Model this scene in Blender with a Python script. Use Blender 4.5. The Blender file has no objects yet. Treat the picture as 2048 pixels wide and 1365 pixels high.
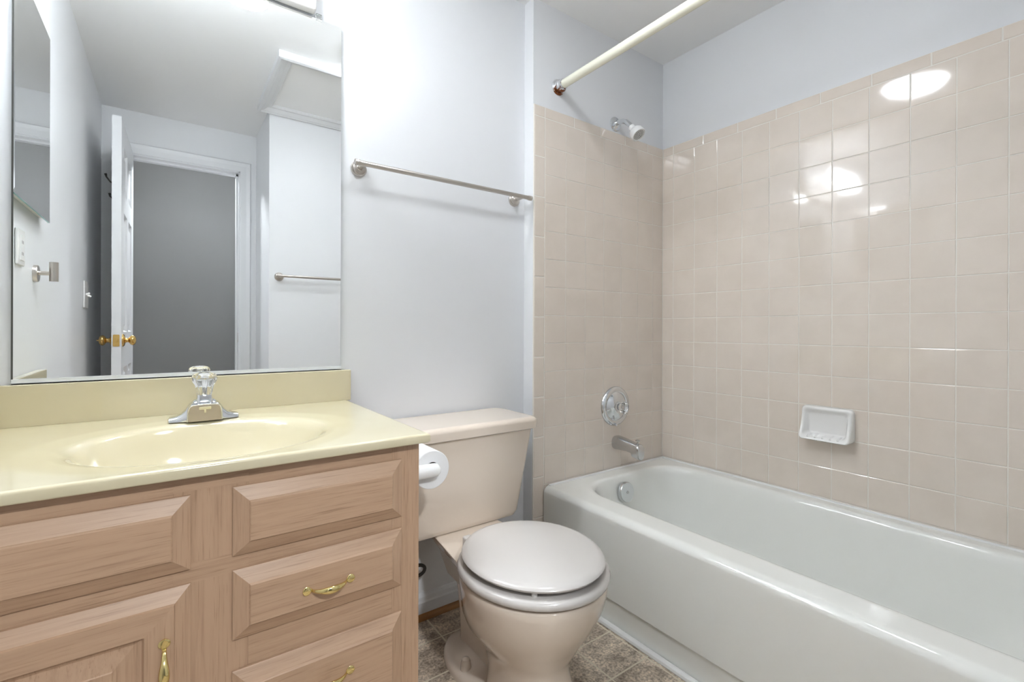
import bpy, bmesh, math, random
from mathutils import Vector, Matrix
random.seed(7)
SC = bpy.context.scene
COL = SC.collection
PI = math.pi

# ------------------------------------------------------------------ camera
yaw, pitch, roll, FPX, SY = 0.6248, -0.0003, 0.0033, 946.59, -23.55
CAM = Vector((-1.9088, -1.4159, 0.9758))
fw = Vector((math.sin(yaw) * math.cos(pitch), math.cos(yaw) * math.cos(pitch), math.sin(pitch)))
rt = Vector((math.cos(yaw), -math.sin(yaw), 0))
up = rt.cross(fw)
r2 = rt * math.cos(roll) + up * math.sin(roll)
u2 = -rt * math.sin(roll) + up * math.cos(roll)
cd = bpy.data.cameras.new('camera')
cam = bpy.data.objects.new('camera', cd)
COL.objects.link(cam)
cam.matrix_world = Matrix(((r2.x, u2.x, -fw.x, CAM.x), (r2.y, u2.y, -fw.y, CAM.y), (r2.z, u2.z, -fw.z, CAM.z), (0, 0, 0, 1)))
cd.sensor_fit = 'HORIZONTAL'
cd.sensor_width = 36
cd.lens = FPX / 2048 * 36
cd.shift_y = SY / 2048
cd.clip_start = 0.02
SC.camera = cam

# ------------------------------------------------------------------ light levels, world, exposure
VANITY_EMIT = 10.2      # frosted shades over the mirror
CEIL_EMIT = 9.8        # opal dome on the ceiling
HALL_FILL_POWER = 55.0
w = bpy.data.worlds.new('world')
SC.world = w
w.use_nodes = True
w.node_tree.nodes['Background'].inputs[0].default_value = (0.8, 0.85, 0.9, 1)
w.node_tree.nodes['Background'].inputs[1].default_value = 0.3
vs = SC.view_settings
vs.view_transform = 'Standard'
vs.look = 'None'
vs.gamma = 1
vs.use_curve_mapping = False
vs.exposure = 1.74
hl = bpy.data.lights.new('hall_fill_spot', 'SPOT')      # unseen fill spot, added to light cabinet fronts and toilet through the doorway
hl.energy = HALL_FILL_POWER
hl.color = (0.96, 1.0, 1.04)
hl.spot_size = math.radians(85)
hl.spot_blend = 0.6
hl.shadow_soft_size = 0.075
hlo = bpy.data.objects.new('hall_fill_spot', hl)
hlo.location = (-1.75, -2.50, 2.232)
hlo.rotation_euler = (Vector((-1.58, -0.6, 0.45)) - Vector(hlo.location)).to_track_quat('-Z', 'Y').to_euler()
COL.objects.link(hlo)

# ------------------------------------------------------------------ room measures (metres, floor z = 0)
XL = -2.231      # left wall
YB = 0.06        # wall behind vanity and toilet
YS = 0.0         # tile face of the shower wall
XJ = -0.787      # where the shower wall steps forward
YE = -1.51       # wall opposite the shower wall
XR = -1.45       # return wall beside the doorway
YD = -2.0255     # door wall
ZC = 2.246       # ceiling
P = 0.1095       # wall tile pitch
ZA = 1.7962      # joint under the cap row
ZTOP = 1.8385    # top of the tile

# ------------------------------------------------------------------ materials
def mat(name, col, rough=0.5, metal=0.0, spec=0.5, coat=0.0, emit=None, estr=0.0, trans=0.0, ior=1.5, sss=0.0):
    m = bpy.data.materials.new(name)
    m.use_nodes = True
    b = m.node_tree.nodes['Principled BSDF']
    b.inputs['Base Color'].default_value = (*col, 1)
    b.inputs['Roughness'].default_value = rough
    b.inputs['Metallic'].default_value = metal
    b.inputs['Specular IOR Level'].default_value = spec
    b.inputs['Coat Weight'].default_value = coat
    b.inputs['Coat Roughness'].default_value = 0.05
    b.inputs['Transmission Weight'].default_value = trans
    b.inputs['IOR'].default_value = ior
    if sss:
        b.inputs['Subsurface Weight'].default_value = sss
        b.inputs['Subsurface Radius'].default_value = (0.01, 0.008, 0.005)
    if emit:
        b.inputs['Emission Color'].default_value = (*emit, 1)
        b.inputs['Emission Strength'].default_value = estr
    return m

def nodes(m):
    return m.node_tree.nodes, m.node_tree.links, m.node_tree.nodes['Principled BSDF']

def add_bump(m, scale, strength, dist=0.001, detail=3.0, stretch=None):
    N, L, b = nodes(m)
    tc = N.new('ShaderNodeTexCoord')
    mp = N.new('ShaderNodeMapping')
    if stretch:
        mp.inputs['Scale'].default_value = stretch
    nz = N.new('ShaderNodeTexNoise')
    nz.inputs['Scale'].default_value = scale
    nz.inputs['Detail'].default_value = detail
    bp = N.new('ShaderNodeBump')
    bp.inputs['Strength'].default_value = strength
    bp.inputs['Distance'].default_value = dist
    L.new(tc.outputs['Object'], mp.inputs['Vector'])
    L.new(mp.outputs[0], nz.inputs['Vector'])
    L.new(nz.outputs['Fac'], bp.inputs['Height'])
    L.new(bp.outputs[0], b.inputs['Normal'])
    return nz

def add_mottle(m, c1, c2, scale, lo=0.35, hi=0.65, detail=4.0, stretch=None):
    N, L, b = nodes(m)
    tc = N.new('ShaderNodeTexCoord')
    mp = N.new('ShaderNodeMapping')
    if stretch:
        mp.inputs['Scale'].default_value = stretch
    nz = N.new('ShaderNodeTexNoise')
    nz.inputs['Scale'].default_value = scale
    nz.inputs['Detail'].default_value = detail
    cr = N.new('ShaderNodeValToRGB')
    cr.color_ramp.elements[0].position = lo
    cr.color_ramp.elements[1].position = hi
    cr.color_ramp.elements[0].color = (*c1, 1)
    cr.color_ramp.elements[1].color = (*c2, 1)
    L.new(tc.outputs['Object'], mp.inputs['Vector'])
    L.new(mp.outputs[0], nz.inputs['Vector'])
    L.new(nz.outputs['Fac'], cr.inputs['Fac'])
    L.new(cr.outputs[0], b.inputs['Base Color'])

M = {}
M['paint'] = mat('wall_paint', (0.80, 0.81, 0.825), 0.42)
add_bump(M['paint'], 260, 0.08, 0.0008)
M['ceiling'] = mat('ceiling_paint', (0.92, 0.92, 0.915), 0.6)
M['trim'] = mat('trim_paint', (0.78, 0.79, 0.805), 0.35)
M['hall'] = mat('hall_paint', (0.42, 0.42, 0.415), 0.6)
M['tile'] = mat('beige_glazed_tile', (0.66, 0.56, 0.475), 0.07, coat=0.3)
add_mottle(M['tile'], (0.785, 0.695, 0.605), (0.815, 0.725, 0.635), 9, 0.4, 0.6)
add_bump(M['tile'], 14, 0.05, 0.002, 1.0)
M['grout'] = mat('tile_grout', (0.86, 0.82, 0.75), 0.6)
M['tub'] = mat('tub_enamel', (0.90, 0.905, 0.86), 0.1, coat=0.4)
M['porcelain'] = mat('bone_porcelain', (0.79, 0.685, 0.575), 0.1, coat=0.4)
M['seat'] = mat('seat_plastic', (0.69, 0.66, 0.628), 0.16, coat=0.2)
M['counter'] = mat('cultured_marble', (0.79, 0.725, 0.54), 0.12, coat=0.4)
add_mottle(M['counter'], (0.68, 0.61, 0.415), (0.71, 0.645, 0.455), 5, 0.3, 0.7)
M['mirror'] = mat('mirror_silver', (0.93, 0.945, 0.94), 0.0, metal=1.0)
M['mirror_edge'] = mat('glass_edge', (0.20, 0.42, 0.42), 0.1)
M['dark_edge'] = mat('mirror_dark_edge', (0.10, 0.10, 0.09), 0.6)
M['aluminium'] = mat('channel_aluminium', (0.82, 0.85, 0.88), 0.3, metal=0.15)
M['chrome'] = mat('chrome', (0.72, 0.74, 0.76), 0.08, metal=1.0)
M['oldchrome'] = mat('worn_chrome', (0.60, 0.60, 0.60), 0.2, metal=1.0)
M['nickel'] = mat('brushed_nickel', (0.56, 0.52, 0.48), 0.28, metal=1.0)
M['brass'] = mat('polished_brass', (0.80, 0.66, 0.30), 0.12, metal=1.0)
M['knobbrass'] = mat('door_brass', (0.75, 0.50, 0.18), 0.16, metal=1.0)
M['bronze'] = mat('spout_face_metal', (0.46, 0.40, 0.32), 0.3, metal=0.8)
M['iron'] = mat('dark_iron', (0.06, 0.055, 0.05), 0.35, metal=0.6)
M['rust'] = mat('rusty_chrome', (0.5, 0.5, 0.5), 0.3, metal=0.8)
N_, L_, B_ = nodes(M['rust'])
tc_ = N_.new('ShaderNodeTexCoord'); sp_ = N_.new('ShaderNodeSeparateXYZ'); mr_ = N_.new('ShaderNodeMapRange')
mr_.inputs[1].default_value = 1.945; mr_.inputs[2].default_value = 1.908; mr_.inputs[3].default_value = -0.25; mr_.inputs[4].default_value = 0.25
nz_ = N_.new('ShaderNodeTexNoise'); nz_.inputs['Scale'].default_value = 90; nz_.inputs['Detail'].default_value = 4
ad_ = N_.new('ShaderNodeMath'); ad_.operation = 'ADD'
cr_ = N_.new('ShaderNodeValToRGB')
cr_.color_ramp.elements[0].position, cr_.color_ramp.elements[0].color = 0.50, (0.68, 0.69, 0.70, 1)
cr_.color_ramp.elements[1].position, cr_.color_ramp.elements[1].color = 0.60, (0.22, 0.075, 0.025, 1)
L_.new(tc_.outputs['Object'], sp_.inputs[0]); L_.new(sp_.outputs['Z'], mr_.inputs[0])
L_.new(tc_.outputs['Object'], nz_.inputs['Vector']); L_.new(nz_.outputs['Fac'], ad_.inputs[0]); L_.new(mr_.outputs[0], ad_.inputs[1])
L_.new(ad_.outputs[0], cr_.inputs['Fac']); L_.new(cr_.outputs[0], B_.inputs['Base Color'])
M['acrylic'] = mat('clear_acrylic', (1, 1, 1), 0.04, trans=1.0, ior=1.49)
M['white'] = mat('white_plastic', (0.88, 0.88, 0.87), 0.25)
M['rod'] = mat('ivory_plastic', (0.86, 0.84, 0.70), 0.25)
M['ceramic'] = mat('white_ceramic', (0.90, 0.89, 0.865), 0.1, coat=0.4)
M['paper'] = mat('tissue_paper', (0.85, 0.85, 0.85), 0.9)
M['core'] = mat('cardboard_core', (0.07, 0.035, 0.02), 0.9)
M['dot'] = mat('nozzle_black', (0.03, 0.03, 0.03), 0.5)
M['caulk'] = mat('white_caulk', (0.84, 0.84, 0.82), 0.45)
M['shoe'] = mat('stained_oak', (0.33, 0.15, 0.04), 0.4)
add_mottle(M['shoe'], (0.40, 0.19, 0.05), (0.20, 0.08, 0.02), 12, 0.35, 0.75, stretch=(0.5, 4, 4))
M['shade'] = mat('frosted_shade', (0.9, 0.9, 0.88), 0.3, emit=(0.95, 1.0, 1.06), estr=VANITY_EMIT)
M['dome'] = mat('opal_dome', (0.9, 0.9, 0.88), 0.3, emit=(0.95, 1.0, 1.06), estr=CEIL_EMIT)
M['fixture'] = mat('white_enamel_plate', (0.85, 0.84, 0.82), 0.3)
M['tag'] = mat('small_tag', (0.72, 0.66, 0.42), 0.4)

def wood(name, vertical=False, tint=1.0):
    m = mat(name, (0.52, 0.38, 0.28), 0.42)
    N, L, b = nodes(m)
    tc = N.new('ShaderNodeTexCoord')
    mp = N.new('ShaderNodeMapping')
    mp.inputs['Scale'].default_value = (48, 48, 2.2) if vertical else (2.2, 48, 48)
    nz = N.new('ShaderNodeTexNoise')
    nz.inputs['Scale'].default_value = 2.2
    nz.inputs['Detail'].default_value = 6
    nz.inputs['Roughness'].default_value = 0.65
    nz.inputs['Distortion'].default_value = 0.6
    cr = N.new('ShaderNodeValToRGB')
    e = cr.color_ramp.elements
    e[0].position, e[0].color = 0.30, (0.420 * tint, 0.269 * tint, 0.174 * tint, 1)
    e[1].position, e[1].color = 0.56, (0.521 * tint, 0.344 * tint, 0.224 * tint, 1)
    x = cr.color_ramp.elements.new(0.42)
    x.color = (0.482 * tint, 0.316 * tint, 0.204 * tint, 1)
    mp2 = N.new('ShaderNodeMapping')
    mp2.inputs['Scale'].default_value = (330, 330, 9) if vertical else (9, 330, 330)
    n2 = N.new('ShaderNodeTexNoise')
    n2.inputs['Scale'].default_value = 1.5
    n2.inputs['Detail'].default_value = 2
    cr2 = N.new('ShaderNodeValToRGB')
    cr2.color_ramp.elements[0].position, cr2.color_ramp.elements[0].color = 0.27, (0.74, 0.70, 0.66, 1)
    cr2.color_ramp.elements[1].position, cr2.color_ramp.elements[1].color = 0.42, (1, 1, 1, 1)
    mx = N.new('ShaderNodeMix')
    mx.data_type = 'RGBA'
    mx.blend_type = 'MULTIPLY'
    mx.inputs[0].default_value = 1.0
    L.new(tc.outputs['Object'], mp.inputs['Vector'])
    L.new(tc.outputs['Object'], mp2.inputs['Vector'])
    L.new(mp.outputs[0], nz.inputs['Vector'])
    L.new(mp2.outputs[0], n2.inputs['Vector'])
    L.new(nz.outputs['Fac'], cr.inputs['Fac'])
    L.new(n2.outputs['Fac'], cr2.inputs['Fac'])
    L.new(cr.outputs[0], mx.inputs[6])
    L.new(cr2.outputs[0], mx.inputs[7])
    L.new(mx.outputs[2], b.inputs['Base Color'])
    bp = N.new('ShaderNodeBump')
    bp.inputs['Strength'].default_value = 0.12
    bp.inputs['Distance'].default_value = 0.0006
    L.new(n2.outputs['Fac'], bp.inputs['Height'])
    L.new(bp.outputs[0], b.inputs['Normal'])
    return m

M['wood_h'] = wood('pickled_oak_along', False)
M['wood_v'] = wood('pickled_oak_upright', True)

def vinyl():
    m = mat('vinyl_tile_floor', (0.3, 0.25, 0.2), 0.35)
    N, L, b = nodes(m)
    tc = N.new('ShaderNodeTexCoord')
    mp = N.new('ShaderNodeMapping')
    mp.inputs['Location'].default_value = (0.909 + 0.15 * 20, 0.405 + 0.15 * 30, 0)
    br = N.new('ShaderNodeTexBrick')
    br.offset = 0.0
    br.inputs['Scale'].default_value = 1.0
    br.inputs['Brick Width'].default_value = 0.15
    br.inputs['Row Height'].default_value = 0.1465
    br.inputs['Mortar Size'].default_value = 0.0028
    br.inputs['Mortar Smooth'].default_value = 0.3
    br.inputs['Color1'].default_value = (0.43, 0.35, 0.275, 1)
    br.inputs['Color2'].default_value = (0.55, 0.475, 0.395, 1)
    br.inputs['Mortar'].default_value = (0.72, 0.66, 0.52, 1)
    nz = N.new('ShaderNodeTexNoise')
    nz.inputs['Scale'].default_value = 16
    nz.inputs['Detail'].default_value = 8
    nz.inputs['Roughness'].default_value = 0.7
    cr = N.new('ShaderNodeValToRGB')
    cr.color_ramp.elements[0].position, cr.color_ramp.elements[0].color = 0.36, (0.50, 0.46, 0.42, 1)
    cr.color_ramp.elements[1].position, cr.color_ramp.elements[1].color = 0.62, (1.55, 1.55, 1.5, 1)
    n2 = N.new('ShaderNodeTexNoise')
    n2.inputs['Scale'].default_value = 140
    n2.inputs['Detail'].default_value = 3
    cr2 = N.new('ShaderNodeValToRGB')
    cr2.color_ramp.elements[0].position, cr2.color_ramp.elements[0].color = 0.35, (0.6, 0.58, 0.56, 1)
    cr2.color_ramp.elements[1].position, cr2.color_ramp.elements[1].color = 0.6, (1.2, 1.2, 1.2, 1)
    m1 = N.new('ShaderNodeMix'); m1.data_type = 'RGBA'; m1.blend_type = 'MULTIPLY'; m1.inputs[0].default_value = 1
    m2 = N.new('ShaderNodeMix'); m2.data_type = 'RGBA'; m2.blend_type = 'MULTIPLY'; m2.inputs[0].default_value = 1
    m3 = N.new('ShaderNodeMix'); m3.data_type = 'RGBA'
    m3.inputs[7].default_value = (0.72, 0.66, 0.52, 1)
    L.new(tc.outputs['Object'], mp.inputs['Vector'])
    L.new(mp.outputs[0], br.inputs['Vector'])
    L.new(tc.outputs['Object'], nz.inputs['Vector'])
    L.new(tc.outputs['Object'], n2.inputs['Vector'])
    L.new(nz.outputs['Fac'], cr.inputs['Fac'])
    L.new(n2.outputs['Fac'], cr2.inputs['Fac'])
    L.new(br.outputs['Color'], m1.inputs[6]); L.new(cr.outputs[0], m1.inputs[7])
    L.new(m1.outputs[2], m2.inputs[6]); L.new(cr2.outputs[0], m2.inputs[7])
    L.new(br.outputs['Fac'], m3.inputs[0])
    L.new(m2.outputs[2], m3.inputs[6])
    L.new(m3.outputs[2], b.inputs['Base Color'])
    return m
M['vinyl'] = vinyl()

# ------------------------------------------------------------------ mesh helpers
def new():
    return bmesh.new()

def box(bm, x0, x1, y0, y1, z0, z1, bev=0.0, seg=2, mi=0):
    x0, x1 = min(x0, x1), max(x0, x1); y0, y1 = min(y0, y1), max(y0, y1); z0, z1 = min(z0, z1), max(z0, z1)
    t = bmesh.new()
    v = [t.verts.new(c) for c in ((x0, y0, z0), (x1, y0, z0), (x1, y1, z0), (x0, y1, z0), (x0, y0, z1), (x1, y0, z1), (x1, y1, z1), (x0, y1, z1))]
    for f in ((0, 3, 2, 1), (4, 5, 6, 7), (0, 1, 5, 4), (1, 2, 6, 5), (2, 3, 7, 6), (3, 0, 4, 7)):
        t.faces.new([v[i] for i in f])
    if bev > 0:
        bmesh.ops.bevel(t, geom=list(t.edges), offset=bev, segments=seg, profile=0.5, affect='EDGES')
    merge(bm, t, mi=mi)

def merge(bm, t, mat4=None, mi=0):
    if mat4 is not None:
        bmesh.ops.transform(t, matrix=mat4, verts=t.verts)
    mp = {}
    for v in t.verts:
        mp[v] = bm.verts.new(v.co)
    for f in t.faces:
        try:
            g = bm.faces.new([mp[v] for v in f.verts])
            g.material_index = mi if mi else f.material_index
        except ValueError:
            pass
    t.free()

def loft(bm, rings, cap0=True, cap1=True, closed=True, mi=0, mis=None):
    R = [[bm.verts.new(p) for p in r] for r in rings]
    n = len(R[0])
    for k in range(len(R) - 1):
        a, b = R[k], R[k + 1]
        for i in range(n if closed else n - 1):
            j = (i + 1) % n
            try:
                f = bm.faces.new((a[i], a[j], b[j], b[i]))
                f.material_index = mis[k] if mis else mi
            except ValueError:
                pass
    if cap0:
        f = bm.faces.new(list(reversed(R[0]))); f.material_index = mis[0] if mis else mi
    if cap1:
        f = bm.faces.new(R[-1]); f.material_index = mis[-1] if mis else mi

def axis_matrix(origin, direction):
    d = Vector(direction).normalized()
    q = Vector((0, 0, 1)).rotation_difference(d)
    return Matrix.Translation(Vector(origin)) @ q.to_matrix().to_4x4()

def lathe(bm, prof, origin, direction, seg=40, cap0=True, cap1=True, mi=0, flute=0, fdepth=0.0, frange=None):
    """prof: (radius, height) pairs along DIRECTION from ORIGIN."""
    t = bmesh.new()
    rings = []
    for k, (r, h) in enumerate(prof):
        ring = []
        for i in range(seg):
            a = 2 * PI * i / seg
            rr = r
            if flute and (frange is None or frange[0] <= k <= frange[1]):
                rr = r * (1 - fdepth * (0.5 + 0.5 * math.cos(flute * a)))
            ring.append((rr * math.cos(a), rr * math.sin(a), h))
        rings.append(ring)
    loft(t, rings, cap0, cap1)
    merge(bm, t, axis_matrix(origin, direction), mi=mi)

def tube(bm, path, rad, seg=16, cap=True, mi=0):
    pts = [Vector(p) for p in path]
    n = len(pts)
    rads = rad if isinstance(rad, (list, tuple)) else [rad] * n
    rings = []
    prev = None
    for i in range(n):
        d = (pts[min(i + 1, n - 1)] - pts[max(i - 1, 0)]).normalized()
        if prev is None:
            ref = Vector((0, 0, 1)) if abs(d.z) < 0.9 else Vector((1, 0, 0))
            u = d.cross(ref).normalized()
        else:
            u = (prev - d * prev.dot(d)).normalized()
        prev = u
        v = d.cross(u)
        rings.append([pts[i] + (u * math.cos(2 * PI * k / seg) + v * math.sin(2 * PI * k / seg)) * rads[i] for k in range(seg)])
    loft(bm, rings, cap, cap, mi=mi)

def rrect(x0, x1, y0, y1, r, z=None, n=8, m=6):
    """rounded rectangle, counter-clockwise, the same number of points whatever the radius; every side is cut in M."""
    x0, x1 = min(x0, x1), max(x0, x1); y0, y1 = min(y0, y1), max(y0, y1)
    r = min(r, (x1 - x0) / 2 - 1e-5, (y1 - y0) / 2 - 1e-5)
    out = []
    cs = ((x1 - r, y0 + r, -PI / 2), (x1 - r, y1 - r, 0), (x0 + r, y1 - r, PI / 2), (x0 + r, y0 + r, PI))
    for k, (cx, cy, a0) in enumerate(cs):
        for i in range(n + 1):
            a = a0 + PI / 2 * i / n
            out.append((cx + r * math.cos(a), cy + r * math.sin(a)))
        nx, ny, na = cs[(k + 1) % 4]
        p = out[-1]
        q = (nx + r * math.cos(na), ny + r * math.sin(na))
        for i in range(1, m):
            out.append((p[0] + (q[0] - p[0]) * i / m, p[1] + (q[1] - p[1]) * i / m))
    if z is None:
        return out
    return [(x, y, z) for x, y in out]

def egg(cx, cy, a, bf, bb, z, n=48, p=2.0):
    """egg outline: half width A, length BF towards -y and BB towards +y."""
    out = []
    for i in range(n):
        t = 2 * PI * i / n
        c, s = math.cos(t), math.sin(t)
        x = math.copysign(abs(c) ** (2 / p), c) * a
        y = math.copysign(abs(s) ** (2 / p), s) * (bb if s > 0 else bf)
        out.append((cx + x, cy + y, z))
    return out

def link(name, bm, mats, parent=None, smooth=35, recalc=True):
    if recalc:
        bmesh.ops.recalc_face_normals(bm, faces=bm.faces)
    me = bpy.data.meshes.new(name)
    bm.to_mesh(me)
    bm.free()
    for m in (mats if isinstance(mats, (list, tuple)) else [mats]):
        me.materials.append(m)
    if smooth:
        me.shade_smooth()
        me.set_sharp_from_angle(angle=math.radians(smooth))
    o = bpy.data.objects.new(name, me)
    COL.objects.link(o)
    if smooth:
        wn = o.modifiers.new('weighted_normal', 'WEIGHTED_NORMAL')
        wn.keep_sharp = True
        wn.weight = 80
    if parent is not None:
        o.parent = parent
        off = parent.location if parent.parent is None else Vector((0, 0, 0))   # vertices are written in world coordinates
        o.matrix_parent_inverse = Matrix.Translation(-off)
    return o

def thing(name, loc, label, cat, group=None):
    o = bpy.data.objects.new(name, None)
    o.empty_display_size = 0.05
    o.location = loc
    COL.objects.link(o)
    o['label'] = label
    o['category'] = cat
    if group:
        o['group'] = group
    return o

def tag(o, label, cat, group=None):
    o['label'] = label
    o['category'] = cat
    if group:
        o['group'] = group
    return o

def struct(name, bm, mats, label, cat, smooth=35):
    o = link(name, bm, mats, None, smooth)
    o['kind'] = 'structure'
    o['label'] = label
    o['category'] = cat
    return o

def wbox(name, dims, m, label, cat='wall', bev=0.0):
    bm = new()
    box(bm, *dims, bev=bev)
    return struct(name, bm, m, label, cat)

# ------------------------------------------------------------------ room shell
T = 0.1
bm = new()
box(bm, XL - 1.2, T, -3.11, YB + T, -0.08, 0.0)
struct('floor', bm, M['vinyl'], 'brown mottled vinyl floor with a pale square grid', 'floor')
bm = new()
box(bm, XL - 1.2, T, -3.11, YB + T, ZC, ZC + 0.08)
struct('ceiling', bm, M['ceiling'], 'flat pale grey painted ceiling', 'ceiling')

wbox('wall_back', (XL, XJ, YB, YB + T, 0, ZC), M['paint'], 'pale blue white wall behind the vanity and toilet')
wbox('wall_left', (XL - T, XL, YD, YB + T, 0, ZC), M['paint'], 'white side wall seen in the mirror with robe hook and switch')
wbox('wall_end', (XR + 0.0, T, YE - T, YE, 0, ZC), M['paint'], 'white wall seen in the mirror behind the second towel bar')
wbox('wall_return', (XR, XR + T, YD, YE - T, 0, ZC), M['paint'], 'narrow white wall beside the doorway')

# wall tiles ---------------------------------------------------------
def tile(bm, origin, eu, ev, en, u0, u1, v0, v1, th=0.0045, gap=0.0011, bev=0.0014, tilt=0.0022):
    """one glazed tile on the plane ORIGIN + u*EU + v*EV; its face looks along EN and lies at height 0."""
    t = bmesh.new()
    a, b = (u0 + gap, u1 - gap), (v0 + gap, v1 - gap)
    tu, tv = random.uniform(-tilt, tilt), random.uniform(-tilt, tilt)
    cu, cv = (u0 + u1) / 2, (v0 + v1) / 2
    def ring(ins, h):
        pts = []
        for u, v in ((a[0] + ins, b[0] + ins), (a[1] - ins, b[0] + ins), (a[1] - ins, b[1] - ins), (a[0] + ins, b[1] - ins)):
            hh = h + (tu * (u - cu) + tv * (v - cv) if h > -0.004 else 0)
            pts.append(origin + eu * u + ev * v + en * hh)
        return pts
    loft(t, [ring(0, -th), ring(0, -bev * 1.1), ring(bev * 0.3, -bev * 0.35), ring(bev, 0)], False, True)
    merge(bm, t)

# shower wall (faces -y)
wb = wbox('wall_shower', (XJ, T, 0.0055, YB + T, 0, ZC), M['paint'], 'wall with the shower head, valve and spout, painted above beige tile')
bm = new()
O = Vector((0, 0, 0)); EX = Vector((1, 0, 0)); EY = Vector((0, 1, 0)); EZ = Vector((0, 0, 1))
xc = [-(0.0748 + P * k) for k in range(7)][::-1] + [0.0]      # column joints
for i in range(7):
    for r in range(14):
        z1 = ZA - P * r; z0 = z1 - P
        if z0 < 0.30: z0 = 0.30
        if z1 - z0 > 0.02:
            tile(bm, O, EX, EZ, -EY, xc[i], xc[i + 1], z0, z1)
# cap row, 6 inch bullnose
x = xc[0]
while x < -0.001:
    x1 = min(x + 0.1546, 0.0)
    tile(bm, O, EX, EZ, -EY, x, x1, ZA, ZTOP, bev=0.003)
    x = x1
# edge column, 6 inch bullnose down to the floor
z = ZA
tile(bm, O, EX, EZ, -EY, -0.785, xc[0], ZA, ZTOP, bev=0.003)
while z > 0.01:
    z0 = max(z - 0.1546, 0.0)
    if z - z0 > 0.012:
        tile(bm, O, EX, EZ, -EY, -0.785, xc[0], z0, z, bev=0.003)
    z = z0
link('tile_panel', bm, M['tile'], wb, 0)
bm = new()
box(bm, -0.786, 0.004, 0.0012, 0.0056, 0.0, ZTOP - 0.001)
link('grout', bm, M['grout'], wb, 0)

# long wall (faces -x)
wr = wbox('wall_right', (0.0055, T, YE - T, YB + T, 0, ZC), M['paint'], 'long wall beside the tub, painted above beige tile')
bm = new()
yc = [0.0] + [-(0.058 + P * k) for k in range(15)]
yc = [y for y in yc if y > YE] + [YE]
for i in range(len(yc) - 1):
    for r in range(14):
        z1 = ZA - P * r; z0 = max(z1 - P, 0.30)
        if z1 - z0 > 0.02:
            tile(bm, O, EY, EZ, -EX, yc[i + 1], yc[i], z0, z1)
y = -0.0575
ys = [0.0]
while y > YE:
    ys.append(y); y -= 0.1546
ys.append(YE)
for i in range(len(ys) - 1):
    if ys[i] - ys[i + 1] > 0.01:
        tile(bm, O, EY, EZ, -EX, ys[i + 1], ys[i], ZA, ZTOP, bev=0.003)
link('tile_panel', bm, M['tile'], wr, 0)
bm = new()
box(bm, 0.0012, 0.0056, YE, 0.004, 0.30, ZTOP - 0.001)
link('grout', bm, M['grout'], wr, 0)

# door wall with opening
DX0, DX1, DZ = -2.128, -1.535, 2.005
bm = new()
box(bm, XL, DX0, YD - 0.11, YD, 0, ZC)
box(bm, DX1, XR + T, YD - 0.11, YD, 0, ZC)
box(bm, DX0, DX1, YD - 0.11, YD, DZ, ZC)
struct('wall_front', bm, M['paint'], 'white wall around the doorway seen in the mirror', 'wall')
# hall beyond
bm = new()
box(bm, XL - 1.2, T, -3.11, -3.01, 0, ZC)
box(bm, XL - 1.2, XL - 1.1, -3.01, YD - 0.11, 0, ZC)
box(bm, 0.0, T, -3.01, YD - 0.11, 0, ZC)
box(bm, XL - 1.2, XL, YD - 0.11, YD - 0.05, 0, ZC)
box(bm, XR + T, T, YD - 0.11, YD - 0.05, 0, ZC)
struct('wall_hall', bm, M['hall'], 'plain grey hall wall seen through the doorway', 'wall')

# door jamb, stop and casing
bm = new()
jd = 0.11
box(bm, DX0, DX0 + 0.016, YD - jd, YD + 0.002, 0, DZ)
box(bm, DX1 - 0.016, DX1, YD - jd, YD + 0.002, 0, DZ)
box(bm, DX0, DX1, YD - jd, YD + 0.002, DZ - 0.016, DZ)
box(bm, DX1 - 0.028, DX1 - 0.015, YD - 0.075, YD - 0.04, 0, DZ - 0.015)
box(bm, DX0 + 0.015, DX1 - 0.015, YD - 0.075, YD - 0.04, DZ - 0.028, DZ - 0.015)
def casing_leg(bm, xi, sgn, z1):
    w_ = 0.062
    prof = [(0.0, 0.008), (0.006, 0.012), (0.03, 0.012), (0.036, 0.016), (0.055, 0.018), (0.062, 0.010)]
    R = []
    for zz, off in ((0.0, 0.0), (z1, 1.0)):
        ring = [(xi, YD, zz)]
        for u, h in prof:
            ring.append((xi + sgn * u, YD + h, zz + off * u))
        ring.append((xi + sgn * w_, YD, zz + off * w_))
        R.append(ring)
    loft(bm, R)
def casing_head(bm, xa, xb, z1):
    prof = [(0.0, 0.008), (0.006, 0.012), (0.03, 0.012), (0.036, 0.016), (0.055, 0.018), (0.062, 0.010)]
    R = []
    for xx, s in ((xa, -1), (xb, 1)):
        ring = [(xx, YD, z1)]
        for u, h in prof:
            ring.append((xx + s * u, YD + h, z1 + u))
        ring.append((xx + s * 0.062, YD, z1 + 0.062))
        R.append(ring)
    loft(bm, R)
casing_leg(bm, DX0 + 0.008, -1, DZ - 0.008)
casing_leg(bm, DX1 - 0.008, 1, DZ - 0.008)
casing_head(bm, DX0 + 0.008, DX1 - 0.008, DZ - 0.008)
trim1 = struct('trim_1', bm, M['trim'], 'white moulded casing around the doorway', 'door casing')
bm = new()
box(bm, DX1 - 0.0175, DX1 - 0.0155, YD - 0.028, YD - 0.008, 0.885, 0.945)
link('strike_plate', bm, M['nickel'], trim1)

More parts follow.
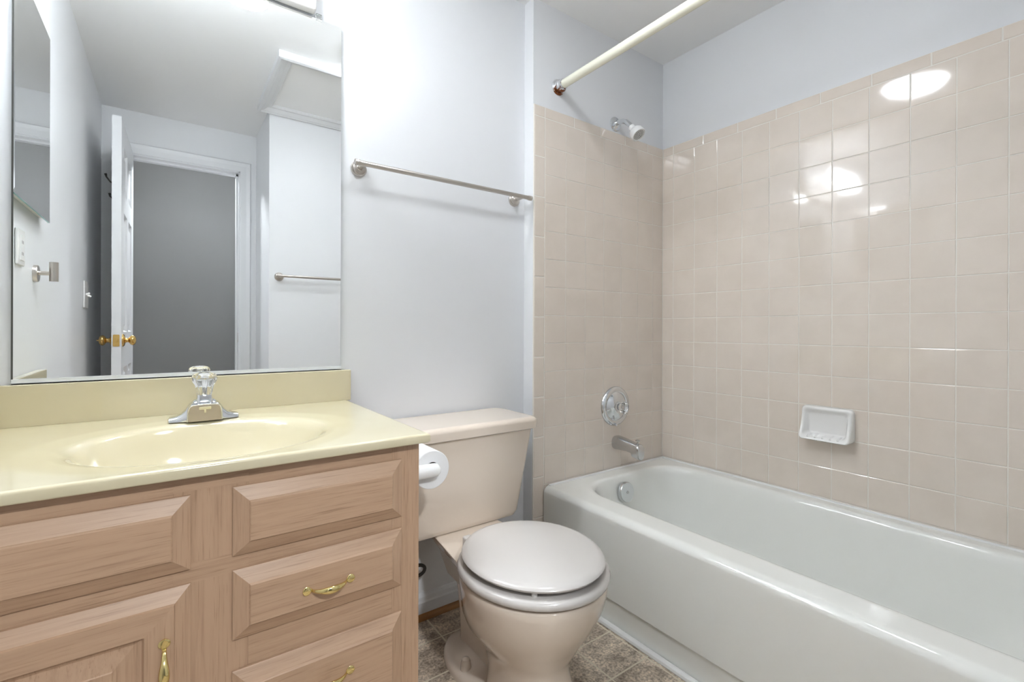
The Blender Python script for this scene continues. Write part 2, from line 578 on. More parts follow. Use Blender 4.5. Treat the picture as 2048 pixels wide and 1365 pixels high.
# baseboards
def baseboard(name, pts, label, shoe=True):
    """PTS: two floor points; the room lies to the left of the walk from the first to the second."""
    (xa, ya), (xb, yb) = pts
    d = Vector((xb - xa, yb - ya, 0)).normalized()
    n = Vector((-d.y, d.x, 0))
    prof = [(0, 0), (0.011, 0), (0.011, 0.052), (0.008, 0.058), (0.008, 0.070), (0.004, 0.079), (0, 0.082)]
    bm = new()
    loft(bm, [[Vector((x, y, 0)) + n * u + Vector((0, 0, h)) for u, h in prof] for x, y in ((xa, ya), (xb, yb))])
    o = struct(name, bm, M['trim'], label, 'baseboard', smooth=20)
    if shoe:
        bm = new()
        pr = [(0.011, 0.0), (0.025, 0.0)] + [(0.011 + 0.014 * math.cos(a), 0.017 * math.sin(a)) for a in (0.4, 0.8, 1.2)] + [(0.011, 0.017)]
        loft(bm, [[Vector((x, y, 0)) + n * u + Vector((0, 0, h)) for u, h in pr] for x, y in ((xa, ya), (xb, yb))])
        link('shoe_moulding', bm, M['shoe'], o)
    return o
baseboard('baseboard_back', ((XJ, YB), (-1.486, YB)), 'white baseboard with brown stained shoe moulding behind the toilet')
baseboard('baseboard_left', ((XL, -0.50), (XL, YD)), 'white baseboard along the side wall')
baseboard('baseboard_end', ((XR, YE), (-0.76, YE)), 'white baseboard under the second towel bar')

# ------------------------------------------------------------------ bathtub
ZT = 0.367
XF = -0.737
tub = thing('bathtub', (XF / 2, YE / 2, 0), 'almond enamel bathtub built in between the tiled walls', 'bathtub')
bm = new()
y0, y1 = YE + 0.002, -0.002
xw = -0.002
def orr(x0, z, r=0.004):
    return rrect(x0, xw, y0, y1, r, z, 8, 10)
def irr(x0, x1, ya, yb, r, z):
    return rrect(x0, x1, ya, yb, r, z, 8, 10)
rings = [orr(XF + 0.009, 0.0), orr(XF + 0.010, 0.080), orr(XF + 0.007, 0.084), orr(XF + 0.002, 0.086), orr(XF, 0.091), orr(XF, 0.20), orr(XF, ZT - 0.034)]
for k in range(1, 9):
    t = PI / 2 * k / 8
    rings.append(orr(XF + 0.027 * (1 - math.cos(t)), ZT - 0.027 + 0.027 * math.sin(t)))
rings.append(rrect(XF + 0.034, xw - 0.004, y0 + 0.004, y1 - 0.004, 0.006, ZT, 8, 10))
ix0, ix1, ia, ib = -0.622, -0.068, -1.42, -0.083
rings += [irr(ix0 - 0.022, ix1 + 0.022, ia - 0.022, ib + 0.022, 0.15, ZT), irr(ix0 - 0.012, ix1 + 0.012, ia - 0.012, ib + 0.012, 0.145, ZT),
          irr(ix0 - 0.004, ix1 + 0.004, ia - 0.004, ib + 0.004, 0.14, ZT - 0.003),
          irr(ix0 + 0.003, ix1 - 0.003, ia + 0.003, ib - 0.003, 0.14, ZT - 0.011),
          irr(ix0 + 0.008, ix1 - 0.008, ia + 0.015, ib - 0.007, 0.14, ZT - 0.03),
          irr(ix0 + 0.022, ix1 - 0.02, ia + 0.09, ib - 0.022, 0.14, ZT - 0.12),
          irr(ix0 + 0.036, ix1 - 0.034, ia + 0.17, ib - 0.036, 0.14, 0.14),
          irr(ix0 + 0.06, ix1 - 0.058, ia + 0.22, ib - 0.06, 0.13, 0.085),
          irr(ix0 + 0.10, ix1 - 0.098, ia + 0.28, ib - 0.10, 0.11, 0.06),
          irr(ix0 + 0.16, ix1 - 0.16, ia + 0.36, ib - 0.16, 0.08, 0.052)]
loft(bm, rings, True, True)
link('tub_shell', bm, M['tub'], tub, 50)
bm = new()
ov = Vector((-0.384, -0.107, 0.305))
lathe(bm, [(0.041, -0.004), (0.041, 0.006), (0.038, 0.011), (0.0, 0.0125)], ov, (0, -1, 0.12), 40, True, False)
op = link('overflow_plate', bm, M['chrome'], tub)
bm = new()
lathe(bm, [(0.006, 0.011), (0.006, 0.0145), (0.003, 0.0145), (0.003, 0.0135), (0.0, 0.0135)], ov, (0, -1, 0.12), 20, True, False)
link('screw', bm, M['oldchrome'], op)
# caulk along the floor and the walls
bm = new()
tube(bm, [(XF - 0.003, -0.002, 0.003), (XF - 0.003, YE + 0.002, 0.003)], 0.0115, 10)
o = link('caulk_strip', bm, M['caulk'], tub)
bm = new()
tube(bm, [(XF + 0.024, -0.0085, ZT - 0.002), (-0.012, -0.0085, ZT - 0.002), (-0.0085, -0.012, ZT - 0.002), (-0.0085, YE + 0.004, ZT - 0.002)], 0.0075, 12)
link('wall_caulk', bm, M['caulk'], tub)

# ------------------------------------------------------------------ toilet
TX = -1.153
tl = thing('toilet', (TX, -0.2, 0), 'beige two piece toilet with closed lid between vanity and tub', 'toilet')
# tank
bm = new()
rings = []
for z, hw, yf, yb, r in ((0.352, 0.175, -0.125, 0.040, 0.03), (0.356, 0.190, -0.140, 0.046, 0.03), (0.372, 0.197, -0.147, 0.050, 0.03), (0.50, 0.219, -0.156, 0.050, 0.03), (0.646, 0.243, -0.166, 0.050, 0.03)):
    rings.append(rrect(TX - hw, TX + hw, yf, yb, r, z, 6, 6))
loft(bm, rings)
link('tank', bm, M['porcelain'], tl, 45)
bm = new()
rings = []
for z, hw, d, r in ((0.642, 0.247, 0.0, 0.03), (0.646, 0.256, 0.007, 0.034), (0.668, 0.258, 0.009, 0.034), (0.676, 0.255, 0.006, 0.032), (0.681, 0.247, -0.002, 0.03), (0.683, 0.235, -0.014, 0.028)):
    rings.append(rrect(TX - hw, TX + hw, -0.172 - d, 0.053 if d > 0 else 0.05, r, z, 6, 6))
loft(bm, rings)
link('tank_lid', bm, M['porcelain'], tl, 50)
# bowl
bm = new()
YC = -0.455
rings = [egg(TX + 0.004, -0.445, 0.104, 0.150, 0.13, 0.0, p=2.5),
         egg(TX + 0.004, -0.445, 0.102, 0.148, 0.128, 0.012, p=2.5),
         egg(TX + 0.003, -0.442, 0.095, 0.142, 0.12, 0.05, p=2.3),
         egg(TX + 0.002, -0.435, 0.088, 0.138, 0.118, 0.10, p=2.2),
         egg(TX, -0.425, 0.089, 0.140, 0.128, 0.135, p=2.2),
         egg(TX, -0.42, 0.103, 0.152, 0.155, 0.165, p=2.1),
         egg(TX, -0.42, 0.138, 0.178, 0.18, 0.21, p=2.1),
         egg(TX, -0.435, 0.162, 0.192, 0.18, 0.255, p=2.05),
         egg(TX, -0.45, 0.176, 0.200, 0.185, 0.30, p=2.0),
         egg(TX, YC, 0.182, 0.204, 0.19, 0.335, p=2.0),
         egg(TX, YC, 0.182, 0.204, 0.19, 0.352, p=2.0),
         egg(TX, YC, 0.176, 0.198, 0.184, 0.358, p=2.0)]
loft(bm, rings)
link('bowl', bm, M['porcelain'], tl, 50)
# rear deck under the tank and trapway
bm = new()
def trap(hw1, hw2, ya, yb, z, n=6):
    # plan outline: half width HW1 at YA (front) to HW2 at YB (back)
    pts = []
    for x, y in ((TX - hw1, ya), (TX + hw1, ya), (TX + hw2, yb), (TX - hw2, yb)):
        pts.append((x, y, z))
    out = []
    for i in range(4):
        a = Vector(pts[i]); b = Vector(pts[(i + 1) % 4])
        for k in range(n):
            out.append(a + (b - a) * (k / n))
    return out
loft(bm, [trap(0.05, 0.03, -0.40, -0.06, 0.19), trap(0.085, 0.045, -0.42, -0.03, 0.26), trap(0.128, 0.075, -0.42, 0.0, 0.315), trap(0.145, 0.092, -0.42, 0.02, 0.335), trap(0.146, 0.094, -0.42, 0.022, 0.350), trap(0.141, 0.089, -0.42, 0.018, 0.354)])
link('rear_deck', bm, M['porcelain'], tl, 50)
bm = new()
rings = []
for z, hw, ya, yb in ((0.0, 0.040, -0.34, -0.13), (0.05, 0.036, -0.34, -0.13), (0.12, 0.034, -0.36, -0.12), (0.19, 0.033, -0.38, -0.10), (0.25, 0.033, -0.38, -0.06)):
    rings.append(rrect(TX - hw, TX + hw, ya, yb, 0.032, z, 8, 4))
loft(bm, rings)
link('trapway', bm, M['porcelain'], tl, 60)
bm = new()
rings = [egg(TX, -0.27, 0.113, 0.215, 0.170, 0.0, p=2.5), egg(TX, -0.27, 0.113, 0.215, 0.170, 0.014, p=2.5), egg(TX, -0.27, 0.106, 0.207, 0.163, 0.026, p=2.5), egg(TX, -0.27, 0.085, 0.18, 0.14, 0.031, p=2.5), egg(TX, -0.27, 0.04, 0.12, 0.10, 0.036, p=2.5)]
loft(bm, rings)
link('foot', bm, M['porcelain'], tl, 60)
for s in (-1, 1):
    bm = new()
    lathe(bm, [(0.0155, 0.0), (0.0155, 0.004), (0.0135, 0.022), (0.0105, 0.030), (0.005, 0.033), (0, 0.034)], (TX + s * 0.086, -0.272, 0.026), (0, 0, 1), 24)
    link('bolt_cap', bm, M['porcelain'], tl)
# seat ring and lid
bm = new()
def seat_rings(z0, z1, a, bf, bb, e):
    return [egg(TX, YC, a - e, bf - e, bb - e, z0), egg(TX, YC, a - e * 0.3, bf - e * 0.3, bb - e * 0.3, z0 + e * 0.35), egg(TX, YC, a, bf, bb, z0 + (z1 - z0) * 0.5), egg(TX, YC, a - e * 0.35, bf - e * 0.35, bb - e * 0.35, z1 - e * 0.3), egg(TX, YC, a - e * 1.2, bf - e * 1.2, bb - e * 1.2, z1)]
r = seat_rings(0.362, 0.384, 0.188, 0.212, 0.196, 0.009)
r += [egg(TX, YC, 0.125, 0.15, 0.13, 0.384), egg(TX, YC, 0.118, 0.143, 0.122, 0.378), egg(TX, YC, 0.116, 0.141, 0.12, 0.362)]
loft(bm, r, False, False)
n_ = 48
bm.verts.ensure_lookup_table()
for i in range(n_):
    j = (i + 1) % n_
    bm.faces.new((bm.verts[i], bm.verts[j], bm.verts[7 * n_ + j], bm.verts[7 * n_ + i]))
link('seat', bm, M['seat'], tl, 60)
bm = new()
r = [egg(TX, YC, 0.166, 0.19, 0.178, 0.394), egg(TX, YC, 0.172, 0.196, 0.184, 0.397), egg(TX, YC, 0.176, 0.2, 0.188, 0.403), egg(TX, YC, 0.172, 0.196, 0.184, 0.409), egg(TX, YC, 0.158, 0.182, 0.17, 0.4135), egg(TX, YC, 0.11, 0.125, 0.12, 0.4165), egg(TX, YC, 0.05, 0.06, 0.055, 0.418)]
loft(bm, r)
link('seat_lid', bm, M['seat'], tl, 60)
for s in (-1, 1):
    bm = new()
    box(bm, TX + s * 0.07 - 0.013, TX + s * 0.07 + 0.013, -0.268, -0.243, 0.353, 0.388, 0.006, 3)
    link('hinge', bm, M['seat'], tl)
for dx, dy in ((-0.10, -0.14), (0.10, -0.14)):
    bm = new()
    lathe(bm, [(0.007, 0), (0.007, 0.011)], (TX + dx, YC + dy, 0.384), (0, 0, 1), 16)
    link('bumper', bm, M['seat'], tl)

# water supply behind the toilet
sv = thing('water_supply_valve', (-1.27, YB, 0.20), 'dark shutoff valve with oval handle on the wall behind the toilet', 'valve')
bm = new()
lathe(bm, [(0.028, 0), (0.028, 0.003), (0.012, 0.008)], (-1.285, YB, 0.21), (0, -1, 0), 24)
link('escutcheon', bm, M['oldchrome'], sv)
bm = new()
tube(bm, [(-1.285, YB, 0.21), (-1.285, YB - 0.05, 0.21)], 0.008, 12)
tube(bm, [(-1.285, YB - 0.04, 0.20), (-1.285, YB - 0.04, 0.235)], 0.010, 12)
link('valve_body', bm, M['oldchrome'], sv)
bm = new()
hp = []
for i in range(25):
    a = 2 * PI * i / 24
    hp.append((-1.262 + 0.026 * math.cos(a), YB - 0.062, 0.195 + 0.017 * math.sin(a) + 0.0))
tube(bm, hp, 0.0055, 10, cap=False)
tube(bm, [(-1.285, YB - 0.05, 0.205), (-1.262, YB - 0.062, 0.195)], 0.005, 8)
link('handle', bm, M['iron'], sv)
bm = new()
tube(bm, [(-1.285, YB - 0.04, 0.235), (-1.288, YB - 0.04, 0.28), (-1.30, YB - 0.05, 0.315), (-1.305, YB - 0.06, 0.349)], 0.006, 10)
link('hose', bm, M['oldchrome'], sv)

# ------------------------------------------------------------------ vanity cabinet
VX0, VX1, VY = XL + 0.001, -1.486, -0.498
vc = thing('vanity_cabinet', ((VX0 + VX1) / 2, -0.22, 0), 'pickled oak vanity cabinet under the cream sink top', 'cabinet')
bm = new()
zb, zt = 0.09, 0.739
# carcass: side, back, bottom; hollow behind the face frame
box(bm, VX1 - 0.014, VX1, VY + 0.018, YB - 0.001, 0.0, zt, mi=1)
box(bm, VX0, VX0 + 0.014, VY + 0.018, YB - 0.001, 0.0, zt, mi=1)
box(bm, VX0, VX1 - 0.014, VY + 0.06, YB - 0.001, zb, zb + 0.014)
box(bm, VX0, VX1 - 0.014, YB - 0.012, YB - 0.002, zb, zt)
box(bm, VX0, VX1 - 0.014, VY + 0.06, VY + 0.072, 0.0, zb)
# face frame: stiles upright, rails along
sx = [(VX0, -2.165), (-1.905, -1.80), (-1.545, VX1)]
for a, b in sx:
    box(bm, a, b, VY, VY + 0.019, zb, zt, 0.0006, 1, mi=1)
for a, b in ((-2.165, -1.905), (-1.80, -1.545)):
    box(bm, a, b, VY + 0.0004, VY + 0.019, 0.698, zt)
    box(bm, a, b, VY + 0.0004, VY + 0.019, 0.562, 0.604)
    box(bm, a, b, VY + 0.0004, VY + 0.019, zb, 0.135)
box(bm, -1.80, -1.545, VY + 0.0004, VY + 0.019, 0.388, 0.464)
# the rails run over the middle stile as in the photo
box(bm, -1.905, -1.80, VY - 0.0004, VY + 0.01, 0.714, zt)
box(bm, -1.905, -1.80, VY - 0.0004, VY + 0.01, 0.566, 0.598)
link('face_frame', bm, [M['wood_h'], M['wood_v']], vc)

def rect_y(x0, x1, z0, z1, y):
    return [(x0, y, z0), (x1, y, z0), (x1, y, z1), (x0, y, z1)]
def slab_front(bm, x0, x1, z0, z1, b=0.024):
    """lipped front with a sloping border up to a raised field; looks towards -y."""
    y = VY - 0.0008
    R = [rect_y(x0, x1, z0, z1, y), rect_y(x0, x1, z0, z1, y - 0.0035), rect_y(x0 + 0.001, x1 - 0.001, z0 + 0.001, z1 - 0.001, y - 0.0045),
         rect_y(x0 + b - 0.001, x1 - b + 0.001, z0 + b - 0.001, z1 - b + 0.001, y - 0.0160),
         rect_y(x0 + b, x1 - b, z0 + b, z1 - b, y - 0.0178), rect_y(x0 + b + 0.0016, x1 - b - 0.0016, z0 + b + 0.0016, z1 - b - 0.0016, y - 0.0190)]
    loft(bm, R)
    for f in bm.faces:
        c = f.calc_center_median()
        if c.x < x0 + b - 0.004 or c.x > x1 - b + 0.004:
            f.material_index = 1
def pull(name, c, vertical, parent):
    """brass bow pull with flat leaf ends."""
    bm = new()
    rings = []
    ss = [i / 14 * 0.66 for i in range(14)] + [0.66 + i / 20 * 0.34 for i in range(21)]
    ss = [-q for q in reversed(ss[1:])] + ss
    for s in ss:
        u = s * 0.046
        a = abs(s)
        if a > 0.68:                         # round leaf lying on the wood
            tt = (a - 0.68) / 0.32
            stand = 0.0022
            wd = max(0.0012, 0.0078 * math.sqrt(max(0.0, 1 - (2 * tt - 1) ** 2)))
            if tt < 0.35:
                wd = max(wd, 0.0030)
            th = 0.0018
        else:
            q = a / 0.68
            stand = 0.0022 + 0.020 * (max(0.0, math.cos(q * PI / 2)) ** 0.6)
            wd = 0.0030 + 0.0040 * math.cos(q * PI / 2) ** 2
            th = 0.0024 + 0.0022 * math.cos(q * PI / 2)
        ring = []
        for k in range(12):
            t = 2 * PI * k / 12
            v, h = wd * math.cos(t), stand + th * (math.sin(t))
            ring.append((c[0] + (v if vertical else u), c[1] - h, c[2] + (u if vertical else v)))
        rings.append(ring)
    loft(bm, rings)
    return link(name, bm, M['brass'], parent, 50)

bm = new(); slab_front(bm, -2.190, -1.8825, 0.590, 0.7085)
link('false_front', bm, [M['wood_h'], M['wood_v']], vc, 25)
YF = VY - 0.0198
for z0, z1, hp in ((0.594, 0.7098, None), (0.453, 0.570, 0.507), (0.135, 0.4005, 0.335)):
    bm = new(); slab_front(bm, -1.824, -1.526, z0, z1)
    d = link('drawer', bm, [M['wood_h'], M['wood_v']], vc, 25)
    if hp:
        pull('pull', (-1.672, YF, hp), False, d)
# door: bevelled frame with a raised inner panel
bm = new()
dx0, dx1, dz0, dz1 = -2.190, -1.882, 0.135, 0.5675
y = VY - 0.0008
b = 0.058
R = [rect_y(dx0, dx1, dz0, dz1, y), rect_y(dx0, dx1, dz0, dz1, y - 0.004), rect_y(dx0 + 0.020, dx1 - 0.020, dz0 + 0.020, dz1 - 0.020, y - 0.0150), rect_y(dx0 + 0.0215, dx1 - 0.0215, dz0 + 0.0215, dz1 - 0.0215, y - 0.0190),
     rect_y(dx0 + b, dx1 - b, dz0 + b, dz1 - b, y - 0.0190), rect_y(dx0 + b + 0.003, dx1 - b - 0.003, dz0 + b + 0.003, dz1 - b - 0.003, y - 0.0125), rect_y(dx0 + b + 0.010, dx1 - b - 0.010, dz0 + b + 0.010, dz1 - b - 0.010, y - 0.0095),
     rect_y(dx0 + b + 0.036, dx1 - b - 0.036, dz0 + b + 0.036, dz1 - b - 0.036, y - 0.0165), rect_y(dx0 + b + 0.0375, dx1 - b - 0.0375, dz0 + b + 0.0375, dz1 - b - 0.0375, y - 0.018)]
loft(bm, R)
for f in bm.faces:                       # rails run along, stiles and the inner panel upright
    c = f.calc_center_median()
    if dx0 + b - 0.002 < c.x < dx1 - b + 0.002 and (c.z > dz1 - b or c.z < dz0 + b):
        f.material_index = 1
dr = link('door', bm, [M['wood_v'], M['wood_h']], vc, 20)
pull('pull', (-1.9155, YF, 0.454), True, dr)

# ------------------------------------------------------------------ sink top
CZ, CT = 0.7591, 0.019
CX1, CY = -1.472, -0.523
vt = thing('sink_top', ((XL + CX1) / 2, -0.23, CZ - CT), 'cream cultured marble sink top with oval basin on the oak vanity', 'sink')
bm = new()
BX, BY, BA, BB = -1.841, -0.286, 0.214, 0.186
NS = 96
def oval(k, z, dx=0.0, dy=0.0):
    return [(BX + dx + BA * k * math.cos(2 * PI * i / NS), BY + dy + BB * k * math.sin(2 * PI * i / NS), z) for i in range(NS)]
ox0, ox1, oy0, oy1 = XL + 0.002, CX1, CY, YB - 0.002
def outer(ins, z):
    pts = []
    for i in range(NS):
        a = 2 * PI * i / NS
        dx, dy = BA * math.cos(a), BB * math.sin(a)
        ts = []
        x0_, x1_, y0_, y1_ = ox0, ox1 - ins, oy0 + ins, oy1
        if dx > 1e-9: ts.append((x1_ - BX) / dx)
        if dx < -1e-9: ts.append((x0_ - BX) / dx)
        if dy > 1e-9: ts.append((y1_ - BY) / dy)
        if dy < -1e-9: ts.append((y0_ - BY) / dy)
        t = min(ts)
        pts.append([BX + dx * t, BY + dy * t, z])
    for cx, cy in ((x0_, y0_), (x1_, y0_), (x1_, y1_), (x0_, y1_)):
        j = min(range(NS), key=lambda i: (pts[i][0] - cx) ** 2 + (pts[i][1] - cy) ** 2)
        pts[j] = [cx, cy, z]
    return [tuple(p) for p in pts]
rings = [outer(0.004, CZ - CT), outer(0.0, CZ - CT + 0.003), outer(0.0, CZ - 0.0045), outer(0.0012, CZ - 0.0015), outer(0.0045, CZ), outer(0.009, CZ)]
rings += [oval(1.36, CZ), oval(1.28, CZ - 0.0008), oval(1.12, CZ - 0.0022), oval(1.05, CZ - 0.0035), oval(1.01, CZ - 0.0065), oval(0.98, CZ - 0.012), oval(0.945, CZ - 0.022), oval(0.90, CZ - 0.038), oval(0.83, CZ - 0.062), oval(0.73, CZ - 0.086), oval(0.58, CZ - 0.108), oval(0.40, CZ - 0.122), oval(0.20, CZ - 0.129), oval(0.09, CZ - 0.131)]
# flatten the outer dish where it would run past the front and back edges
def clampring(r):
    return [(x, min(max(y, oy0 + 0.012), oy1 - 0.02), z) for x, y, z in r]
rings = rings[:6] + [clampring(r) for r in rings[6:]]
loft(bm, rings, False, False)
link('basin_slab', bm, M['counter'], vt, 60)
bm = new()
lathe(bm, [(0.026, 0.0), (0.026, 0.002), (0.02, 0.003), (0.017, -0.002)], (BX, BY, CZ - 0.131), (0, 0, 1), 28)
link('drain', bm, M['chrome'], vt)
bm = new()
box(bm, ox0, CX1 + 0.009, YB - 0.022, YB - 0.001, CZ - 0.001, 0.851, 0.003, 2)
link('backsplash', bm, M['counter'], vt)
bm = new()
box(bm, ox0, XL + 0.021, -0.447, YB - 0.022, CZ - 0.001, 0.851, 0.003, 2)
link('side_splash', bm, M['counter'], vt)

# ------------------------------------------------------------------ faucet
FX, FY = -1.843, -0.066
fc = thing('faucet', (FX, FY, CZ), 'small chrome basin faucet with clear fluted knob', 'faucet')
bm = new()
secs = []
S = [(-0.071, 0.004, 0.014), (-0.069, 0.009, 0.019), (-0.058, 0.0115, 0.022), (-0.046, 0.017, 0.024), (-0.038, 0.026, 0.026), (-0.030, 0.038, 0.027), (-0.020, 0.047, 0.028), (-0.010, 0.051, 0.028)]
S = S + [(0.0, 0.052, 0.028)] + [(-a, h, d) for a, h, d in reversed(S)]
for x, h, d in S:
    ring = []
    for k in range(17):
        t = PI * k / 16
        c, s = math.cos(t), math.sin(t)
        yy = math.copysign(abs(c) ** 0.7, c) * d
        zz = abs(s) ** 0.75 * h
        ring.append((FX + x, FY - yy, CZ + zz))
    secs.append(ring)
loft(bm, secs)
fbody = link('body', bm, M['chrome'], fc, 50)
bm = new()
def spoutring(y, sc, dz):
    pts = []
    for x, z in ((-0.036, 0.0), (0.036, 0.0), (0.035, 0.022), (0.032, 0.034), (0.026, 0.039), (0.0, 0.040), (-0.026, 0.039), (-0.032, 0.034), (-0.035, 0.022)):
        pts.append((FX + x * sc, y, CZ + z * dz))
    return pts
loft(bm, [spoutring(FY + 0.01, 0.9, 1.1), spoutring(FY - 0.012, 0.95, 1.08), spoutring(FY - 0.030, 1.0, 1.0), spoutring(FY - 0.033, 0.985, 0.98)])
sp = link('spout_housing', bm, M['chrome'], fc, 40)
bm = new()
loft(bm, [[(p[0], FY - 0.0325, p[2]) for p in spoutring(0, 0.93, 0.94)], [(p[0], FY - 0.0345, p[2]) for p in spoutring(0, 0.91, 0.92)]])
face = link('face_plate', bm, M['bronze'], sp, 40)
bm = new()
box(bm, FX - 0.012, FX + 0.012, FY - 0.0362, FY - 0.034, CZ + 0.0265, CZ + 0.033, 0.0008, 1)
box(bm, FX - 0.002, FX + 0.002, FY - 0.0372, FY - 0.034, CZ + 0.0195, CZ + 0.0265, 0.0006, 1)
link('clip', bm, M['tag'], sp)
bm = new()
rings = [rrect(FX - 0.0165, FX + 0.0165, FY - 0.022, FY + 0.018, 0.006, CZ + 0.036, 4, 3), rrect(FX - 0.0165, FX + 0.0165, FY - 0.022, FY + 0.018, 0.006, CZ + 0.044, 4, 3), rrect(FX - 0.0145, FX + 0.0145, FY - 0.014, FY + 0.016, 0.006, CZ + 0.058, 4, 3)]
loft(bm, rings)
link('collar', bm, M['chrome'], fc, 40)
bm = new()
kd = (0, -0.10, 1)
ko = (FX, FY, CZ + 0.057)
lathe(bm, [(0.0150, 0.0), (0.0165, 0.004), (0.0185, 0.016), (0.0205, 0.026), (0.0255, 0.034), (0.0270, 0.042), (0.0240, 0.049), (0.014, 0.053), (0.0, 0.054)], ko, kd, 60, True, False, flute=10, fdepth=0.16, frange=(1, 6))
kn = link('knob', bm, M['acrylic'], fc, 30)
bm = new()
lathe(bm, [(0.0055, 0.0), (0.0055, 0.020), (0.0045, 0.022)], ko, kd, 20)
link('stem', bm, M['chrome'], kn)
bm = new()
lathe(bm, [(0.0095, 0.0405), (0.0095, 0.0425)], ko, kd, 24)
link('knob_button', bm, M['white'], kn)

# ------------------------------------------------------------------ wall mirror over the vanity
MX0, MX1, MZ0, MZ1 = -2.187, -1.4905, 0.862, 1.890
MY = 0.054
mr = thing('wall_mirror', ((MX0 + MX1) / 2, YB, MZ0), 'large frameless wall mirror over the vanity backsplash', 'mirror')
bm = new()
box(bm, MX0, MX1, MY, YB - 0.0005, MZ0 - 0.006, MZ1, mi=1)
bm.faces.ensure_lookup_table()
for f in bm.faces:
    f.material_index = 0 if f.calc_center_median().y < MY + 1e-5 else 1
link('glass', bm, [M['mirror'], M['mirror_edge']], mr, 0)
bm = new()
box(bm, MX0 - 0.002, MX1 + 0.001, MY - 0.0045, YB - 0.0005, 0.8515, 0.8535)
box(bm, MX0 - 0.002, MX1 + 0.001, MY - 0.0045, MY - 0.0015, 0.8515, 0.8625)
link('bottom_channel', bm, M['aluminium'], mr, 0)
bm = new()
box(bm, MX0 - 0.0035, MX0 - 0.0002, MY + 0.001, YB - 0.0005, 0.856, MZ1)
link('dark_left_edge', bm, M['dark_edge'], mr, 0)
for x in (-1.556, -2.12):
    bm = new()
    box(bm, x - 0.008, x + 0.008, MY - 0.004, YB - 0.0005, MZ1 + 0.0005, MZ1 + 0.014, 0.0015, 2)
    box(bm, x - 0.008, x + 0.008, MY - 0.004, MY - 0.0015, MZ1 - 0.008, MZ1 + 0.002, 0.0007, 1)
    link('mirror_clip', bm, M['acrylic'], mr)

# ------------------------------------------------------------------ vanity light
vl = thing('vanity_light', (-1.855, YB, 1.95), 'white bar light with glowing glass shades above the mirror', 'light fixture')
bm = new()
box(bm, -2.145, -1.567, 0.028, YB - 0.0005, 1.897, 2.010, 0.008, 3)
link('backplate', bm, M['fixture'], vl)
for x in (-1.725, -1.855, -1.985):
    bm = new()
    tube(bm, [(x, 0.028, 1.965), (x, -0.03, 1.975), (x, -0.080, 2.03), (x, -0.095, 2.062)], 0.008, 12)
    a = link('arm', bm, M['chrome'], vl)
    bm = new()
    lathe(bm, [(0.022, 0.105), (0.030, 0.100), (0.036, 0.08), (0.044, 0.045), (0.053, 0.012), (0.057, 0.0), (0.0535, 0.001), (0.048, 0.014), (0.040, 0.045), (0.030, 0.08), (0.0, 0.092)], (x, -0.095, 1.966), (0, 0, 1), 40, True, False)
    link('glass_shade', bm, M['shade'], a, 60)

# ------------------------------------------------------------------ ceiling light
LX, LY = -1.12, -0.665
cl = thing('ceiling_light', (LX, LY, ZC), 'round opal glass dome light on the ceiling', 'light fixture')
bm = new()
lathe(bm, [(0.132, 0.0), (0.132, 0.034), (0.126, 0.036), (0.122, 0.032), (0.122, 0.0)], (LX, LY, ZC), (0, 0, -1), 48)
link('base_ring', bm, M['fixture'], cl)
bm = new()
lathe(bm, [(0.121, 0.022), (0.119, 0.040), (0.108, 0.054), (0.08, 0.066), (0.04, 0.072), (0.0, 0.073)], (LX, LY, ZC), (0, 0, -1), 48)
link('dome', bm, M['dome'], cl, 60)

# ------------------------------------------------------------------ attic hatch
hx0, hx1, hy0, hy1 = -1.512, -0.86, -1.5095, -0.842
ah = thing('attic_hatch', ((hx0 + hx1) / 2, (hy0 + hy1) / 2, ZC), 'white ceiling hatch panel in a moulded frame seen in the mirror', 'hatch')
bm = new()
pr = [(0.0, 0.0), (0.0, 0.032), (0.012, 0.036), (0.020, 0.030), (0.026, 0.030), (0.046, 0.016), (0.062, 0.016), (0.070, 0.008), (0.070, 0.0)]
rings = []
for u, h in pr:
    rings.append([(hx0 + u, hy0 + u, ZC - h), (hx1 - u, hy0 + u, ZC - h), (hx1 - u, hy1 - u, ZC - h), (hx0 + u, hy1 - u, ZC - h)])
loft(bm, rings, False, False)
link('frame', bm, M['trim'], ah, 20)
bm = new()
box(bm, hx0 + 0.069, hx1 - 0.069, hy0 + 0.069, hy1 - 0.069, ZC - 0.003, ZC - 0.0003)
link('panel', bm, M['ceiling'], ah, 0)

# ------------------------------------------------------------------ shower fittings
def ring_flange(bm, c, d, R=0.03):
    lathe(bm, [(R, 0.0), (R, 0.003), (R * 0.93, 0.006), (R * 0.72, 0.008), (R * 0.5, 0.010), (R * 0.42, 0.013)], c, d, 40)

rod = thing('shower_curtain_rod', (-0.663, YE / 2, 1.937), 'cream plastic covered shower curtain rod above the tub', 'curtain rod')
bm = new()
tube(bm, [(-0.663, -0.016, 1.937), (-0.663, YE + 0.016, 1.937)], 0.0165, 28)
link('rod', bm, M['rod'], rod)
for y, s in ((0.0045, -1), (YE, 1)):
    bm = new()
    lathe(bm, [(0.031, 0.0), (0.031, 0.003), (0.029, 0.006), (0.024, 0.007), (0.023, 0.012), (0.0245, 0.018), (0.0245, 0.022), (0.021, 0.024), (0.020, 0.036), (0.0172, 0.037)], (-0.663, y, 1.937), (0, s, 0), 40)
    link('flange', bm, M['rust'], rod, 40)

